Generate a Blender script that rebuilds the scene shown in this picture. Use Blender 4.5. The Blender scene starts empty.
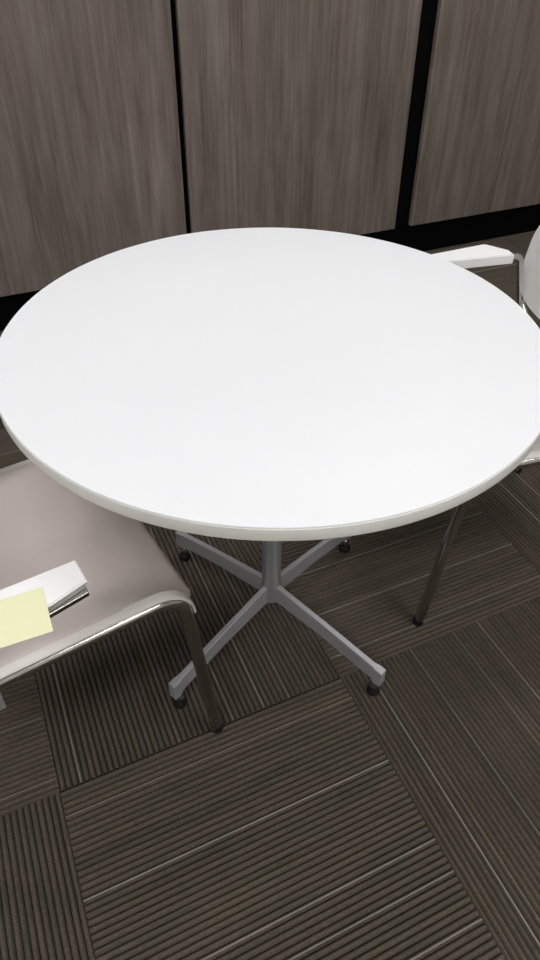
import bpy, bmesh, math
from mathutils import Vector, Matrix

SC = bpy.context.scene
COL = SC.collection
R = math.radians
CAM_H = 1.29978
GRID_YAW = R(25.52)          # carpet tiles and cabinets share this direction
GX, GY, TILE = -0.3922, 0.5882, 0.58
GC, GS = math.cos(GRID_YAW), math.sin(GRID_YAW)


def lin(c):
    c = c / 255.0
    return c / 12.92 if c <= 0.04045 else ((c + 0.055) / 1.055) ** 2.4


def rgb(r, g, b):
    return (lin(r), lin(g), lin(b), 1.0)


# ------------------------------------------------------------------ materials
def new_mat(name):
    m = bpy.data.materials.new(name)
    m.use_nodes = True
    nt = m.node_tree
    return m, nt, nt.nodes['Principled BSDF']


def N(nt, kind, **kw):
    n = nt.nodes.new(kind)
    for k, v in kw.items():
        setattr(n, k, v)
    return n


def mth(nt, op, a, b=None, c=None):
    n = N(nt, 'ShaderNodeMath', operation=op)
    for i, x in enumerate((a, b, c)):
        if x is None:
            continue
        if isinstance(x, (int, float)):
            n.inputs[i].default_value = x
        else:
            nt.links.new(x, n.inputs[i])
    return n.outputs[0]


def mixc(nt, fac, a, b):
    n = N(nt, 'ShaderNodeMix', data_type='RGBA')
    for idx, x in ((0, fac), (6, a), (7, b)):
        if isinstance(x, (int, float)):
            n.inputs[idx].default_value = x
        elif isinstance(x, tuple):
            n.inputs[idx].default_value = x
        else:
            nt.links.new(x, n.inputs[idx])
    return n.outputs[2]


def ramp(nt, fac, stops):
    n = N(nt, 'ShaderNodeValToRGB')
    e = n.color_ramp.elements
    while len(e) < len(stops):
        e.new(0.5)
    for i, (p, c) in enumerate(stops):
        e[i].position = p
        e[i].color = c
    nt.links.new(fac, n.inputs[0])
    return n.outputs[0]


def plain(name, col, rough=0.5, metal=0.0, noise=0.03, scale=60, bump=0.0, spec=0.5, coat=0.0):
    m, nt, b = new_mat(name)
    tc = N(nt, 'ShaderNodeTexCoord')
    nz = N(nt, 'ShaderNodeTexNoise')
    nz.inputs['Scale'].default_value = scale
    nt.links.new(tc.outputs['Object'], nz.inputs['Vector'])
    lo = tuple(x * (1 - noise) for x in col[:3]) + (1,)
    hi = tuple(min(1, x * (1 + noise)) for x in col[:3]) + (1,)
    nt.links.new(ramp(nt, nz.outputs[0], [(0.3, lo), (0.7, hi)]), b.inputs['Base Color'])
    b.inputs['Roughness'].default_value = rough
    b.inputs['Metallic'].default_value = metal
    b.inputs['Specular IOR Level'].default_value = spec
    b.inputs['Coat Weight'].default_value = coat
    if bump:
        bp = N(nt, 'ShaderNodeBump')
        bp.inputs['Strength'].default_value = bump
        bp.inputs['Distance'].default_value = 0.001
        nt.links.new(nz.outputs[0], bp.inputs['Height'])
        nt.links.new(bp.outputs[0], b.inputs['Normal'])
    return m


WHITE_TOP = plain('white_laminate', rgb(224, 226, 231), 0.46, noise=0.004, scale=8, spec=0.22)
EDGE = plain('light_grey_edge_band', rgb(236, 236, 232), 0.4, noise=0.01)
GREY_METAL = plain('grey_powder_coat', rgb(176, 174, 181), 0.36, 0.35, noise=0.03, scale=300, bump=0.05)
CHROME = plain('chrome', rgb(205, 202, 198), 0.16, 1.0, noise=0.01)
STRIP = plain('white_plastic_strip', rgb(212, 210, 206), 0.4, noise=0.01)
SHELL = plain('white_plastic_shell', rgb(224, 225, 226), 0.42, noise=0.01)
PAD = plain('white_arm_plastic', rgb(230, 231, 233), 0.38, noise=0.01)
VINYL = plain('mauve_grey_vinyl', rgb(197, 186, 183), 0.5, noise=0.02, scale=25, bump=0.1)
BLACK = plain('black_plastic', rgb(22, 22, 24), 0.4, noise=0.05)
BLACK_MATT = plain('black_board', rgb(7, 7, 9), 0.8, noise=0.05, spec=0.06)
GREY_PLASTIC = plain('grey_plastic', rgb(140, 136, 136), 0.35, noise=0.02)
NOTE = plain('yellow_paper', rgb(219, 220, 184), 0.8, noise=0.01, scale=20, spec=0.1)
WALL = plain('white_wall_paint', rgb(205, 203, 198), 0.85, noise=0.01, scale=40, bump=0.1)
CEIL = plain('ceiling_board', rgb(232, 232, 230), 0.9, noise=0.02, scale=90, bump=0.2)
CAB_TOP = plain('black_cabinet_top', rgb(30, 30, 32), 0.5, noise=0.04)


BACKING = plain('dark_carpet_backing', rgb(36, 34, 31), 0.95, noise=0.1, spec=0.1)


def lamp_mat():
    m, nt, b = new_mat('light_diffuser')
    b.inputs['Base Color'].default_value = (0.9, 0.9, 0.9, 1)
    b.inputs['Emission Color'].default_value = (1.0, 0.985, 0.965, 1)
    b.inputs['Emission Strength'].default_value = 30.0
    return m


LAMP = lamp_mat()


def wood_mat(name, off):
    m, nt, b = new_mat(name)
    tc = N(nt, 'ShaderNodeTexCoord')

    def noise(sx, sz, scale, detail, dist=0.0, rough=0.55, o=0.0):
        mp = N(nt, 'ShaderNodeMapping')
        mp.inputs['Location'].default_value = (off + o, 0, off * 1.7 + o)
        mp.inputs['Scale'].default_value = (sx, 1, sz)
        nt.links.new(tc.outputs['Object'], mp.inputs['Vector'])
        nz = N(nt, 'ShaderNodeTexNoise')
        nz.inputs['Scale'].default_value = scale
        nz.inputs['Detail'].default_value = detail
        nz.inputs['Distortion'].default_value = dist
        nz.inputs['Roughness'].default_value = rough
        nt.links.new(mp.outputs[0], nz.inputs['Vector'])
        return nz.outputs[0]

    broad = noise(13, 0.8, 1.0, 3, 0.6)
    streak = noise(60, 2.0, 1.0, 5, 0.5, 0.65, 3.1)
    fine = noise(240, 4, 1.0, 3, 0.2, 0.6, 7.7)
    hue = noise(7, 1.1, 1.0, 2, 0.3, 0.5, 11.3)
    mot = noise(22, 5.0, 1.0, 3, 0.8, 0.5, 17.3)
    v = mth(nt, 'ADD', mth(nt, 'MULTIPLY', broad, 0.30), mth(nt, 'MULTIPLY', streak, 0.34))
    v = mth(nt, 'ADD', v, mth(nt, 'MULTIPLY', fine, 0.18))
    v = mth(nt, 'ADD', v, mth(nt, 'MULTIPLY', mot, 0.18))
    warm = ramp(nt, v, [(0.34, rgb(78, 66, 63)), (0.46, rgb(109, 97, 94)), (0.55, rgb(124, 112, 109)), (0.68, rgb(149, 138, 135))])
    cool = ramp(nt, v, [(0.34, rgb(77, 69, 61)), (0.5, rgb(109, 102, 94)), (0.68, rgb(139, 133, 125))])
    h = ramp(nt, hue, [(0.42, (0, 0, 0, 1)), (0.58, (1, 1, 1, 1))])
    nt.links.new(mixc(nt, h, warm, cool), b.inputs['Base Color'])
    b.inputs['Roughness'].default_value = 0.55
    b.inputs['Specular IOR Level'].default_value = 0.3
    bp = N(nt, 'ShaderNodeBump')
    bp.inputs['Strength'].default_value = 0.25
    bp.inputs['Distance'].default_value = 0.0006
    nt.links.new(streak, bp.inputs['Height'])
    nt.links.new(bp.outputs[0], b.inputs['Normal'])
    return m


RIBS = 52
# accent threads: (tile i, tile j, position across the tile, strength)
THREADS = [(0, -1, .673, 1.0), (0, -1, .905, .45), (0, -1, .398, .8), (0, -1, .294, .8), (0, -1, .166, .8),
           (1, -1, .098, 1.0), (1, -1, .150, .3), (1, -1, .306, .5), (1, -1, .490, .3), (1, -1, .603, .7),
           (0, 0, .060, .7), (0, 0, .700, .7), (0, 0, .590, .45), (0, 0, .806, .45), (0, 0, .40, .3),
           (-1, 0, .283, .5), (-1, 0, .050, .5), (1, 0, .286, .8), (1, 0, .085, .5), (1, 0, .497, .7),
           (2, 0, .195, .9), (2, 0, .317, .8), (-1, 1, .61, .7), (0, 1, .60, .7), (0, 1, .77, .7)]


def carpet_mat():
    m, nt, b = new_mat('ribbed_carpet')
    tc = N(nt, 'ShaderNodeTexCoord')
    sp = N(nt, 'ShaderNodeSeparateXYZ')
    nt.links.new(tc.outputs['Object'], sp.inputs[0])
    dx = mth(nt, 'SUBTRACT', sp.outputs[0], GX)
    dy = mth(nt, 'SUBTRACT', sp.outputs[1], GY)
    gx = mth(nt, 'DIVIDE', mth(nt, 'ADD', mth(nt, 'MULTIPLY', dx, GC), mth(nt, 'MULTIPLY', dy, GS)), TILE)
    gy = mth(nt, 'DIVIDE', mth(nt, 'SUBTRACT', mth(nt, 'MULTIPLY', dy, GC), mth(nt, 'MULTIPLY', dx, GS)), TILE)
    i = mth(nt, 'FLOOR', gx)
    j = mth(nt, 'FLOOR', gy)
    fx = mth(nt, 'SUBTRACT', gx, i)
    fy = mth(nt, 'SUBTRACT', gy, j)
    par = mth(nt, 'FLOORED_MODULO', mth(nt, 'ADD', i, j), 2.0)
    par = mth(nt, 'GREATER_THAN', par, 0.5)
    inv = mth(nt, 'SUBTRACT', 1.0, par)
    s = mth(nt, 'ADD', mth(nt, 'MULTIPLY', fx, inv), mth(nt, 'MULTIPLY', fy, par))
    t = mth(nt, 'ADD', mth(nt, 'MULTIPLY', fy, inv), mth(nt, 'MULTIPLY', fx, par))
    rib = mth(nt, 'FLOOR', mth(nt, 'MULTIPLY', s, float(RIBS)))
    cv = N(nt, 'ShaderNodeCombineXYZ')
    nt.links.new(i, cv.inputs[0]); nt.links.new(j, cv.inputs[1]); nt.links.new(rib, cv.inputs[2])
    wn = N(nt, 'ShaderNodeTexWhiteNoise', noise_dimensions='3D')
    nt.links.new(cv.outputs[0], wn.inputs['Vector'])
    # colour wanders along each rib: coordinates (along, rib + tile)
    cw = N(nt, 'ShaderNodeCombineXYZ')
    nt.links.new(mth(nt, 'MULTIPLY', t, 4.0), cw.inputs[0])
    nt.links.new(mth(nt, 'MULTIPLY', rib, 0.6), cw.inputs[1])
    nt.links.new(mth(nt, 'ADD', mth(nt, 'MULTIPLY', i, 7.3), mth(nt, 'MULTIPLY', j, 3.9)), cw.inputs[2])
    nz = N(nt, 'ShaderNodeTexNoise')
    nz.inputs['Scale'].default_value = 1.0
    nz.inputs['Detail'].default_value = 2
    nt.links.new(cw.outputs[0], nz.inputs['Vector'])
    tone = mth(nt, 'ADD', mth(nt, 'MULTIPLY', nz.outputs[0], 0.75), mth(nt, 'MULTIPLY', wn.outputs[0], 0.25))
    base = ramp(nt, tone, [(0.30, rgb(76, 71, 60)), (0.45, rgb(82, 76, 69)), (0.58, rgb(88, 79, 72)), (0.72, rgb(85, 80, 66))])
    # loop-pile grain
    g = N(nt, 'ShaderNodeTexNoise')
    g.inputs['Scale'].default_value = 420
    g.inputs['Detail'].default_value = 2
    nt.links.new(tc.outputs['Object'], g.inputs['Vector'])
    gr = ramp(nt, g.outputs[0], [(0.3, (0.62, 0.62, 0.62, 1)), (0.7, (1.3, 1.3, 1.3, 1))])
    mul = N(nt, 'ShaderNodeMix', data_type='RGBA', blend_type='MULTIPLY')
    mul.inputs[0].default_value = 1.0
    nt.links.new(base, mul.inputs[6]); nt.links.new(gr, mul.inputs[7])
    col = mul.outputs[2]
    mask = None
    for (ti, tj, s0, k) in THREADS:
        a = mth(nt, 'COMPARE', i, float(ti), 0.1)
        c = mth(nt, 'COMPARE', j, float(tj), 0.1)
        # centre the thread on its rib
        sc = (math.floor(s0 * RIBS) + 0.5) / RIBS
        d = mth(nt, 'COMPARE', s, sc, 0.0018)
        x = mth(nt, 'MULTIPLY', mth(nt, 'MULTIPLY', a, c), mth(nt, 'MULTIPLY', d, k * .50))
        mask = x if mask is None else mth(nt, 'MAXIMUM', mask, x)
    far = mth(nt, 'MAXIMUM', mth(nt, 'GREATER_THAN', j, 0.5), mth(nt, 'LESS_THAN', i, -1.5))
    rare = mth(nt, 'GREATER_THAN', wn.outputs[0], 0.94)
    rf = mth(nt, 'COMPARE', mth(nt, 'FRACT', mth(nt, 'MULTIPLY', s, float(RIBS))), 0.5, 0.18)
    rnd = mth(nt, 'MULTIPLY', mth(nt, 'MULTIPLY', far, rare), mth(nt, 'MULTIPLY', rf, 0.4))
    mask = mth(nt, 'MAXIMUM', mask, rnd)
    nt.links.new(mixc(nt, mask, col, rgb(168, 166, 158)), b.inputs['Base Color'])
    b.inputs['Roughness'].default_value = 0.95
    b.inputs['Specular IOR Level'].default_value = 0.15
    bp = N(nt, 'ShaderNodeBump')
    bp.inputs['Strength'].default_value = 0.5
    bp.inputs['Distance'].default_value = 0.001
    nt.links.new(g.outputs[0], bp.inputs['Height'])
    nt.links.new(bp.outputs[0], b.inputs['Normal'])
    return m


# ------------------------------------------------------------------ mesh helpers
def obj(name, bm, mat, parent=None, smooth=True, angle=35):
    bmesh.ops.recalc_face_normals(bm, faces=bm.faces)
    me = bpy.data.meshes.new(name)
    bm.to_mesh(me)
    bm.free()
    for mm in (mat if isinstance(mat, (list, tuple)) else [mat]):
        me.materials.append(mm)
    if smooth:
        me.polygons.foreach_set('use_smooth', [True] * len(me.polygons))
        me.set_sharp_from_angle(angle=R(angle))
    o = bpy.data.objects.new(name, me)
    COL.objects.link(o)
    if parent:
        o.parent = parent
    return o


def thing(name, label, cat, loc=(0, 0, 0), rz=0.0, group=None):
    o = bpy.data.objects.new(name, None)
    o.empty_display_size = 0.1
    COL.objects.link(o)
    o.location = loc
    o.rotation_euler = (0, 0, rz)
    o['label'] = label
    o['category'] = cat
    if group:
        o['group'] = group
    return o


def tag(o, label, cat, group=None):
    o['label'] = label
    o['category'] = cat
    if group:
        o['group'] = group
    return o


def box(bm, x0, x1, y0, y1, z0, z1, bevel=0.0, seg=2):
    r = bmesh.ops.create_cube(bm, size=1)
    vs = r['verts']
    for v in vs:
        v.co = Vector((x0 + (v.co.x + .5) * (x1 - x0), y0 + (v.co.y + .5) * (y1 - y0), z0 + (v.co.z + .5) * (z1 - z0)))
    if bevel:
        es = {e for v in vs for e in v.link_edges}
        bmesh.ops.bevel(bm, geom=list(es), offset=bevel, segments=seg, profile=0.5, affect='EDGES')
    return vs


def fillet(pts, radii, seg=8):
    """polyline with rounded corners"""
    pts = [Vector(p) for p in pts]
    out = [pts[0]]
    for k in range(1, len(pts) - 1):
        p, a, b = pts[k], pts[k - 1], pts[k + 1]
        r = radii[k - 1] if isinstance(radii, (list, tuple)) else radii
        d1 = (a - p).normalized(); d2 = (b - p).normalized()
        ang = d1.angle(d2)
        t = min(r / math.tan(ang / 2), (a - p).length * .48 if k > 1 else (a - p).length * .95, (b - p).length * .48 if k < len(pts) - 2 else (b - p).length * .95)
        rr = t * math.tan(ang / 2)
        bis = (d1 + d2).normalized()
        c = p + bis * (rr / math.sin(ang / 2))
        s0 = p + d1 * t - c; s1 = p + d2 * t - c
        tot = s0.angle(s1)
        for i in range(seg + 1):
            f = i / seg
            v = (s0 * math.sin((1 - f) * tot) + s1 * math.sin(f * tot)) / math.sin(tot)
            out.append(c + v)
    out.append(pts[-1])
    return out


def tube(bm, path, r, n=16, cap=True):
    path = [Vector(p) for p in path]
    T = []
    for k in range(len(path)):
        a = path[max(0, k - 1)]; b = path[min(len(path) - 1, k + 1)]
        T.append((b - a).normalized())
    up = Vector((0, 0, 1)) if abs(T[0].z) < .9 else Vector((1, 0, 0))
    nrm = (up - T[0] * up.dot(T[0])).normalized()
    rings = []
    for k, p in enumerate(path):
        if k:
            nrm = (nrm - T[k] * nrm.dot(T[k])).normalized()
        bn = T[k].cross(nrm)
        rad = r[k] if isinstance(r, (list, tuple)) else r
        rings.append([bm.verts.new(p + (nrm * math.cos(2 * math.pi * i / n) + bn * math.sin(2 * math.pi * i / n)) * rad) for i in range(n)])
    for a, b in zip(rings, rings[1:]):
        for i in range(n):
            bm.faces.new((a[i], a[(i + 1) % n], b[(i + 1) % n], b[i]))
    if cap:
        bm.faces.new(rings[0][::-1]); bm.faces.new(rings[-1])
    return rings


def lathe(bm, prof, n=32, cx=0, cy=0):
    rings = []
    for (r, z) in prof:
        if r < 1e-6:
            rings.append([bm.verts.new((cx, cy, z))])
        else:
            rings.append([bm.verts.new((cx + r * math.cos(2 * math.pi * i / n), cy + r * math.sin(2 * math.pi * i / n), z)) for i in range(n)])
    for a, b in zip(rings, rings[1:]):
        for i in range(n):
            q = [a[i % len(a)], a[(i + 1) % len(a)], b[(i + 1) % len(b)], b[i % len(b)]]
            u = []
            for v in q:
                if v not in u:
                    u.append(v)
            if len(u) > 2:
                bm.faces.new(u)


def sheet(bm, fn, nu, nv, thick):
    """two-sided shell from fn(U,V)->(top point, bottom point), U,V in -1..1"""
    top, bot = [], []
    for a in range(nu + 1):
        ta, ba = [], []
        for c in range(nv + 1):
            p, q = fn(-1 + 2 * a / nu, -1 + 2 * c / nv)
            ta.append(bm.verts.new(p)); ba.append(bm.verts.new(q))
        top.append(ta); bot.append(ba)
    for a in range(nu):
        for c in range(nv):
            bm.faces.new((top[a][c], top[a + 1][c], top[a + 1][c + 1], top[a][c + 1]))
            bm.faces.new((bot[a][c], bot[a][c + 1], bot[a + 1][c + 1], bot[a + 1][c]))
    for a in range(nu):
        bm.faces.new((top[a][0], bot[a][0], bot[a + 1][0], top[a + 1][0]))
        bm.faces.new((top[a][nv], top[a + 1][nv], bot[a + 1][nv], bot[a][nv]))
    for c in range(nv):
        bm.faces.new((top[0][c], top[0][c + 1], bot[0][c + 1], bot[0][c]))
        bm.faces.new((top[nu][c], bot[nu][c], bot[nu][c + 1], top[nu][c + 1]))


def superell(U, V, n):
    m = max(abs(U), abs(V))
    if m < 1e-9:
        return 0.0, 0.0
    f = m / ((abs(U) ** n + abs(V) ** n) ** (1.0 / n))
    return U * f, V * f


def prism(bm, outline, z0, z1, bevel=0.0, seg=2):
    a = [bm.verts.new((x, y, z0)) for x, y in outline]
    b = [bm.verts.new((x, y, z1)) for x, y in outline]
    n = len(outline)
    f1 = bm.faces.new(a[::-1]); f2 = bm.faces.new(b)
    for i in range(n):
        bm.faces.new((a[i], a[(i + 1) % n], b[(i + 1) % n], b[i]))
    if bevel:
        bmesh.ops.bevel(bm, geom=list(set(f2.edges) | set(f1.edges)), offset=bevel, segments=seg, affect='EDGES')


# ------------------------------------------------------------------ room
def grid_to_world(a, c):
    """a, c in metres along / across the tile grid"""
    return (GX + a * GC - c * GS, GY + a * GS + c * GC)


I0, I1, J0, J1 = -5, 6, -6, 4     # tile range, one room
WALL_BACK = TILE * 4 + 0.28


def build_floor():
    bm = bmesh.new()
    prof = [(0, -.0070), (.09, -.0068), (.19, -.0030), (.34, -.0008), (.53, 0), (.72, -.0008), (.86, -.0030), (.95, -.0068)]
    cuts = []
    for k in range(RIBS):
        for (f, z) in prof:
            cuts.append(((k + f) / RIBS, z))
    cuts.append((1.0, -.0070))
    for i in range(I0, I1 + 1):
        for j in range(J0, J1 + 1):
            horiz = (i + j) % 2 == 1
            prev = None
            for (s, z) in cuts:
                if horiz:
                    p0 = grid_to_world(i * TILE, (j + s) * TILE); p1 = grid_to_world((i + 1) * TILE, (j + s) * TILE)
                else:
                    p0 = grid_to_world((i + s) * TILE, j * TILE); p1 = grid_to_world((i + s) * TILE, (j + 1) * TILE)
                cur = (bm.verts.new((*p0, z)), bm.verts.new((*p1, z)))
                if prev:
                    f = (prev[0], prev[1], cur[1], cur[0])
                    bm.faces.new(f if not horiz else f[::-1])
                prev = cur
    # solid backing under the pile
    x0, x1, y0, y1 = I0 * TILE, (I1 + 1) * TILE, J0 * TILE, (J1 + 1) * TILE
    c = [grid_to_world(x0, y0), grid_to_world(x1, y0), grid_to_world(x1, y1), grid_to_world(x0, y1)]
    a = [bm.verts.new((*p, -.0072)) for p in c]; b = [bm.verts.new((*p, -.05)) for p in c]
    bm.faces.new(a); bm.faces.new(b[::-1])
    for k in range(4):
        bm.faces.new((b[k], b[(k + 1) % 4], a[(k + 1) % 4], a[k]))
    me = bpy.data.meshes.new('floor')
    bm.to_mesh(me); bm.free()
    me.materials.append(carpet_mat())
    me.materials.append(BACKING)
    for pl in me.polygons:
        if max(me.vertices[v].co.z for v in pl.vertices) < -.0060:
            pl.material_index = 1
    me.polygons.foreach_set('use_smooth', [True] * len(me.polygons))
    o = bpy.data.objects.new('floor', me)
    COL.objects.link(o)
    o['kind'] = 'structure'


build_floor()


def grid_box(name, a0, a1, c0, c1, z0, z1, mat, kind='structure'):
    """box aligned with the tile grid; its own origin stands at its base centre"""
    bm = bmesh.new()
    box(bm, -(a1 - a0) / 2, (a1 - a0) / 2, -(c1 - c0) / 2, (c1 - c0) / 2, 0, z1 - z0)
    o = obj(name, bm, mat, smooth=False)
    x, y = grid_to_world((a0 + a1) / 2, (c0 + c1) / 2)
    o.location = (x, y, z0); o.rotation_euler = (0, 0, GRID_YAW)
    if kind:
        o['kind'] = kind
    return o


AX0, AX1, CY0, CY1, HT = I0 * TILE + .1, (I1 + 1) * TILE - .1, J0 * TILE + .1, WALL_BACK, 2.7
grid_box('wall_back', AX0, AX1, CY1, CY1 + .1, 0, HT, WALL)
grid_box('wall_front', AX0, AX1, CY0 - .1, CY0, 0, HT, WALL)
grid_box('wall_left', AX0 - .1, AX0, CY0 - .1, CY1 + .1, 0, HT, WALL)
grid_box('wall_right', AX1, AX1 + .1, CY0 - .1, CY1 + .1, 0, HT, WALL)
grid_box('ceiling', AX0 - .1, AX1 + .1, CY0 - .1, CY1 + .1, HT, HT + .1, CEIL)
LAMPS = [(-.8, .95), (1.6, .95), (-.8, -1.25), (1.6, -1.25), (-.8, -2.8), (1.6, -2.8)]
for k, (a, c) in enumerate(LAMPS):
    x, y = grid_to_world(a, c)
    t = thing('ceiling_light', 'long white recessed light panel in the ceiling', 'ceiling light', (x, y, HT), GRID_YAW, 'ceiling light panels')
    bm = bmesh.new(); box(bm, -.59, .59, -.14, .14, -.012, -.006)
    obj('diffuser', bm, LAMP, t, smooth=False)
    bm = bmesh.new()
    for (x0, x1, y0, y1) in ((-.62, -.59, -.17, .17), (.59, .62, -.17, .17), (-.59, .59, -.17, -.14), (-.59, .59, .14, .17)):
        box(bm, x0, x1, y0, y1, -.02, 0)
    obj('frame', bm, STRIP, t, smooth=False)

# ------------------------------------------------------------------ cabinets
# grid axes measured from the origin: a_world = t - shift
FRONT = 2.43                     # distance of the door faces from the origin, across the grid
SH_A = GX * GC + GY * GS
SH_C = -GX * GS + GY * GC
FR = FRONT - SH_C                # the same in grid metres
DEPTH, CABH, PL = .40, 1.25, .139


def cabinet(t0, t1, label, off, bl, br):
    a0, a1 = t0 - SH_A, t1 - SH_A
    w = a1 - a0
    x, y = grid_to_world((a0 + a1) / 2, FR + DEPTH / 2)
    c = thing('storage_cabinet', label, 'cabinet', (x, y, 0), GRID_YAW, 'wood front storage cabinets along the wall')
    d = DEPTH / 2
    bm = bmesh.new(); box(bm, -w / 2 - bl, w / 2 + br, -d + .022, d, PL - .012, CABH - .02)
    obj('body', bm, BLACK_MATT, c, smooth=False)
    bm = bmesh.new(); box(bm, -w / 2, w / 2, -d, -d + .020, PL, CABH - .025, .0008, 1)
    obj('door', bm, wood_mat('greyed_oak_laminate_%d' % int(off), off), c, smooth=False)
    bm = bmesh.new(); box(bm, -w / 2 - bl, w / 2 + br, -d + .022, d, 0, PL - .013)
    obj('plinth', bm, BLACK_MATT, c, smooth=False)
    bm = bmesh.new(); box(bm, -w / 2 - bl, w / 2 + br, -d - .002, d, CABH - .019, CABH, .002)
    obj('cabinet_top', bm, CAB_TOP, c, smooth=False)
    return c


cabinet(-.147, .746, 'left wood front cabinet with narrow black gap on its right side', 2.0, .010, .010)
cabinet(.767, 1.660, 'middle wood front cabinet directly behind the round white table', 9.0, .0095, .010)
cabinet(1.740, 2.633, 'right wood front cabinet behind the chair with white backrest', 17.0, .010, .010)
f = grid_box('trim_1', 1.671 - SH_A, 1.729 - SH_A, FR + .024, FR + DEPTH, 0, CABH, BLACK_MATT)

# ------------------------------------------------------------------ round table
TX, TY, TZ, TR, TH = -.0147, .9693, .7412, .4240, .0227
table = thing('round_table', 'round white meeting table on a grey four-armed pedestal', 'table', (TX, TY, 0))
bm = bmesh.new()
e = .0022
top_prof = [(0, TZ)] + [(TR * f_, TZ) for f_ in (.3, .6, .9)] + [(TR - e - .001, TZ)]
lathe(bm, [(0, TZ), (TR * .5, TZ), (TR - .0016, TZ), (TR - .0008, TZ - .0002), (TR - .0002, TZ - .0008), (TR, TZ - .0016), (TR - .0006, TZ - .0026), (TR - .006, TZ - .0028), (0, TZ - .0028)], 160)
obj('tabletop', bm, WHITE_TOP, table)
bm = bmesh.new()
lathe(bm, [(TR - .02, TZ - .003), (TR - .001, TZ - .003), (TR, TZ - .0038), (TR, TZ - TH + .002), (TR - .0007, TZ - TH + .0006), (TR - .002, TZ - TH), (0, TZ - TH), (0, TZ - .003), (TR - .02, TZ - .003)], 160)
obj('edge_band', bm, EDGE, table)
BX, BY = -.0033, .0157           # pedestal centre relative to the top
bm = bmesh.new()
lathe(bm, [(0, .076), (.018, .076), (.0203, .080), (.0203, .60), (.0203, TZ - TH - .006)], 40, BX, BY)
obj('column', bm, GREY_METAL, table)
bm = bmesh.new()
for k in range(4):
    a = R(50.6 + 90 * k)
    m = Matrix.Translation((BX, BY, 0)) @ Matrix.Rotation(a, 4, 'Z')
    vs = box(bm, .02, .25, -.02, .02, TZ - TH - .012, TZ - TH - .0005, .001, 1)
    for v in bm.verts:
        if not v.tag:
            v.co = m @ v.co; v.tag = True
obj('top_bracket', bm, GREY_METAL, table)
AR, AZ0, AZ1 = .290, .126, .084
for k in range(4):
    a = R(50.6 + 90 * k)
    leg_bm = bmesh.new()
    # tapering box arm: tall at the hub, shallow at the tip, narrow in plan
    secs = [(.012, AZ0 + .001, .078, .0056), (.030, AZ0 - .001, .079, .0056), (.15, .1075, .068, .0056), (AR - .020, AZ1 + .002, .047, .0060), (AR - .010, AZ1 + .001, .041, .0085), (AR + .005, AZ1 - .001, .041, .0085)]
    rings = []
    for (r, zt, zb, hw) in secs:
        c_ = .0012
        rings.append([leg_bm.verts.new(p) for p in ((r, -hw, zb), (r, -hw, zt - c_), (r, -hw + c_, zt), (r, hw - c_, zt), (r, hw, zt - c_), (r, hw, zb))])
    for A_, B_ in zip(rings, rings[1:]):
        for q in range(6):
            leg_bm.faces.new((A_[q], A_[(q + 1) % 6], B_[(q + 1) % 6], B_[q]))
    leg_bm.faces.new(rings[0][::-1]); leg_bm.faces.new(rings[-1])
    lg = obj('leg', leg_bm, GREY_METAL, table, angle=25)
    lg.location = (BX, BY, 0); lg.rotation_euler = (0, 0, a)
    g = bmesh.new()
    lathe(g, [(0, 0), (.0130, 0), (.0142, .003), (.0138, .008), (.0105, .014), (.0075, .019), (.0075, .024), (0, .024)], 28)
    gl = obj('glide', g, BLACK, lg)
    gl.location = (AR - .011, 0, 0)
    g = bmesh.new()
    lathe(g, [(0, .019), (.0050, .019), (.0050, .024), (.0105, .025), (.0105, .032), (.0050, .033), (.0050, .042), (0, .042)], 20)
    st = obj('glide_screw', g, CHROME, lg)
    st.location = (AR - .011, 0, 0)

# ------------------------------------------------------------------ chairs
RZ = .446      # rail centre height
HW = .206      # half distance between the side rails
TRD = .0113    # tube radius


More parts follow.
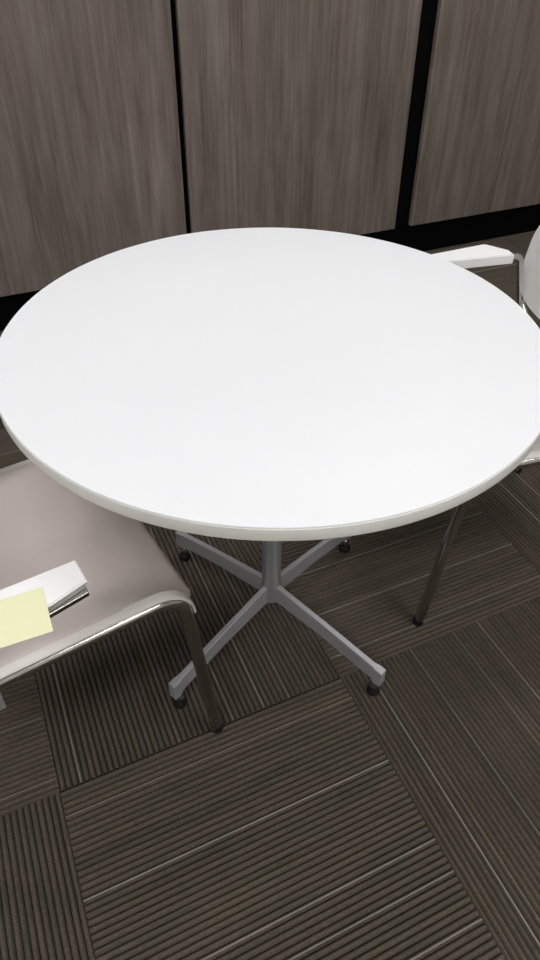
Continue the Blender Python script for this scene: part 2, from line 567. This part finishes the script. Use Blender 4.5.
def make_chair(loc, yaw, label, arm_front):
    c = thing('armchair', label, 'chair', loc, yaw, 'chairs at the round table')
    # seat: shallow dish, falling over at the front
    X0, X1, WY = -.205, .222, .2025

    def seat_z(x, y):
        z = .4635 - .012 * (1 - min(1, abs(y) / WY) ** 2) * (1 - max(0, min(1, (x - .02) / .15)))
        e_ = min(1, abs(y) / WY) ** 4
        x0 = .02 + .08 * e_
        if x > x0:
            z -= (1.45 + 1.55 * e_) * (x - x0) ** 2
        if x < -.12:
            z += 1.3 * (x + .12) ** 2
        return z

    def fn(U, V):
        u, v = superell(U, V, 16)
        x = (X0 + X1) / 2 + (X1 - X0) / 2 * u
        y = WY * v * (1 - .02 * max(0, u) ** 3)
        edge = max(0, max(abs(u), abs(v)) - .965) / .035
        z = seat_z(x, y) - .0025 * edge ** 2
        return Vector((x, y, z)), Vector((x, y, z - .010 + .004 * edge ** 2))
    bm = bmesh.new(); sheet(bm, fn, 56, 56, .01)
    obj('seat', bm, VINYL, c, angle=50)

    # backrest: curved white shell
    def fb(U, V):
        u, v = superell(U, V, 3.2)
        z = .640 + .143 * v
        hw = .254 - .006 * v
        y = hw * u
        x = -.193 + .062 * u * u - .08 * (z - .54)
        n = Vector((1, -.12 * u * 2, .1)).normalized()
        ed = max(0, max(abs(u), abs(v)) - .94) / .06
        p = Vector((x, y, z))
        return p - n * .002 * ed ** 2, p - n * (.010 - .003 * ed ** 2)
    bm = bmesh.new(); sheet(bm, fb, 40, 30, .01)
    obj('backrest', bm, SHELL, c, angle=50)

    bm = bmesh.new()
    tube(bm, [(.10, -HW, RZ - .012), (.10, HW, RZ - .012)], .009)
    tube(bm, [(-.11, -HW, RZ - .012), (-.11, HW, RZ - .012)], .009)
    obj('cross_bar', bm, CHROME, c)
    for s in (-1, 1):
        y = s * HW
        # front leg and rail run in one tube; the rail turns up behind the backrest
        path = fillet([(.236, y - s * .004, .010), (.192, y, RZ), (-.205, y, RZ), (-.236, s * .165, .55), (-.240, s * .160, .72)], [.052, .06, .06], 12)
        bm = bmesh.new(); tube(bm, path, TRD, 20)
        obj('side_rail', bm, CHROME, c)
        bm = bmesh.new(); tube(bm, [(-.150, y, RZ - .004), (-.252, y, .010)], TRD, 20)
        obj('leg', bm, CHROME, c)
        for (gx, gy) in ((.237, y - s * .004), (-.2545, y)):
            bm = bmesh.new(); lathe(bm, [(0, 0), (.0112, 0), (.0120, .002), (.0122, .016), (.0113, .018), (0, .018)], 24, gx, gy)
            obj('foot_cap', bm, BLACK, c)
        # white strip lying on the rail and over the front bend
        mid = fillet([(.2245, y, .15), (.192, y, RZ), (-.20, y, RZ)], [.052], 16)
        pts = [Vector((p.x, p.y, p.z)) for p in mid]
        pts = pts[1:]
        # run from part way round the bend
        ext = (Vector((.2245, y, .15)) - Vector((.192, y, RZ))).normalized()
        pts = [pts[0] + ext * .006] + pts
        bm = bmesh.new(); rings = []
        cen = Vector((0.05, y, .20))
        for q, p in enumerate(pts):
            a = pts[max(0, q - 1)]; b2 = pts[min(len(pts) - 1, q + 1)]
            t_ = (b2 - a).normalized()
            nr = Vector((-t_.z, 0, t_.x))
            if nr.dot(p - cen) < 0:
                nr = -nr
            f_ = min(1.0, q / 6.0)
            # turned-down lip: rises on the seat side, ends half way down the outer side of the tube
            prof = [(.0058, .0105), (.0078, .0116), (.0068, .0140), (.0040, .0152), (-.0010, .0155), (-.0090 * f_, .0158), (-.0090 * f_ - .0005, .0140), (-.0010, .0125), (.0030, .0115)]
            rings.append([bm.verts.new(p + Vector((0, s * py, 0)) + nr * pz) for (py, pz) in prof])
        for A_, B_ in zip(rings, rings[1:]):
            for q in range(9):
                bm.faces.new((A_[q], A_[(q + 1) % 9], B_[(q + 1) % 9], B_[q]))
        bm.faces.new(rings[0][::-1]); bm.faces.new(rings[-1])
        obj('edge_strip', bm, STRIP, c, angle=50)
        # arm post: up from the rail, bending forward into the pad
        bm = bmesh.new()
        tube(bm, fillet([(-.182, s * .216, RZ), (-.164, s * .266, .515), (-.132, s * .262, .634), (-.080, s * .256, .634)], [.04, .028], 10), .0085, 18)
        obj('arm_post', bm, CHROME, c)
        out = [(arm_front, .247), (arm_front, .287), (-.056, .311), (-.065, .308), (-.099, .268), (-.099, .243)]
        out = [(x, s * (yy - .004)) for x, yy in out]
        if s < 0:
            out = out[::-1]
        bm = bmesh.new(); prism(bm, out, .6255, .648, .0018, 3)
        for v in bm.verts:      # the outer side and the tip are undercut
            if v.co.z < .632:
                if abs(v.co.y) > .262:
                    v.co.y -= s * .009
                if v.co.x > 0:
                    v.co.x -= .004
        ar = obj('armrest', bm, PAD, c)
        rail_out = [(arm_front - .001, .262), (arm_front - .001, .285), (-.020, .294), (-.020, .270)]
        rail_out = [(x, s * (yy - .004)) for x, yy in rail_out]
        if s < 0:
            rail_out = rail_out[::-1]
        bm = bmesh.new(); prism(bm, rail_out, .6215, .6258, .0008, 1)
        obj('arm_frame', bm, CHROME, ar)
        bm = bmesh.new(); prism(bm, rail_out, .6190, .6217)
        obj('arm_gasket', bm, BLACK, ar)
        # small plate hanging under the rail
        bm = bmesh.new(); box(bm, -.135, -.088, y + s * .004 - .003, y + s * .004 + .003, RZ - .055, RZ - .004, .002)
        obj('stacking_bumper', bm, GREY_PLASTIC, c)
    return c


left = make_chair((-.4256, .750, 0), R(34.5), 'mauve-grey seated armchair left of the table with a sticky note on its arm', .045)
right = make_chair((.4817, 1.2453, 0), R(196.8), 'armchair with white curved backrest at the right, pushed under the table', .100)

# ------------------------------------------------------------------ sticky note
bm = bmesh.new()
NWD, NHT = .076, .066


def note_fn(U, V):
    u, v = (U + 1) / 2, (V + 1) / 2
    z = -.0030 * max(0, v - .6) ** 2 * 4
    return Vector((-u * NWD, -v * NHT, z)), Vector((-u * NWD, -v * NHT, z - .0003))


sheet(bm, note_fn, 16, 16, 0)
note = obj('sticky_note', bm, NOTE, angle=60)
tag(note, 'pale yellow square sticky note lying across the white arm of the left chair', 'sticky note')
note.location = (-.2775, .5305, .6487)
note.rotation_euler = (0, 0, R(25))

# ------------------------------------------------------------------ world, camera
w = bpy.data.worlds.new('room_air')
SC.world = w
w.use_nodes = True
w.node_tree.nodes['Background'].inputs[0].default_value = (.9, .95, 1, 1)
w.node_tree.nodes['Background'].inputs[1].default_value = .3

cam = bpy.data.cameras.new('camera')
co = bpy.data.objects.new('camera', cam)
COL.objects.link(co)
SC.camera = co
p, r = R(39.7688), R(1.3417)
fw = Vector((0, math.cos(p), -math.sin(p)))
up = Vector((0, math.sin(p), math.cos(p)))
rt = Vector((1, 0, 0))
rt2 = rt * math.cos(r) + up * math.sin(r)
up2 = up * math.cos(r) - rt * math.sin(r)
mw = Matrix((rt2, up2, -fw)).transposed().to_4x4()
mw.translation = (0, 0, CAM_H)
co.matrix_world = mw
cam.sensor_fit = 'AUTO'
cam.sensor_width = 36
cam.lens = 703.52 * 36 / 960
cam.shift_x = -12.71 / 960
cam.shift_y = -24.93 / 960
cam.clip_start = .01

SC.view_settings.view_transform = 'Standard'
SC.view_settings.look = 'None'
SC.view_settings.gamma = 1
SC.view_settings.use_curve_mapping = False
SC.view_settings.exposure = -0.34
SC.cycles.use_denoising = True
SC.cycles.max_bounces = 8
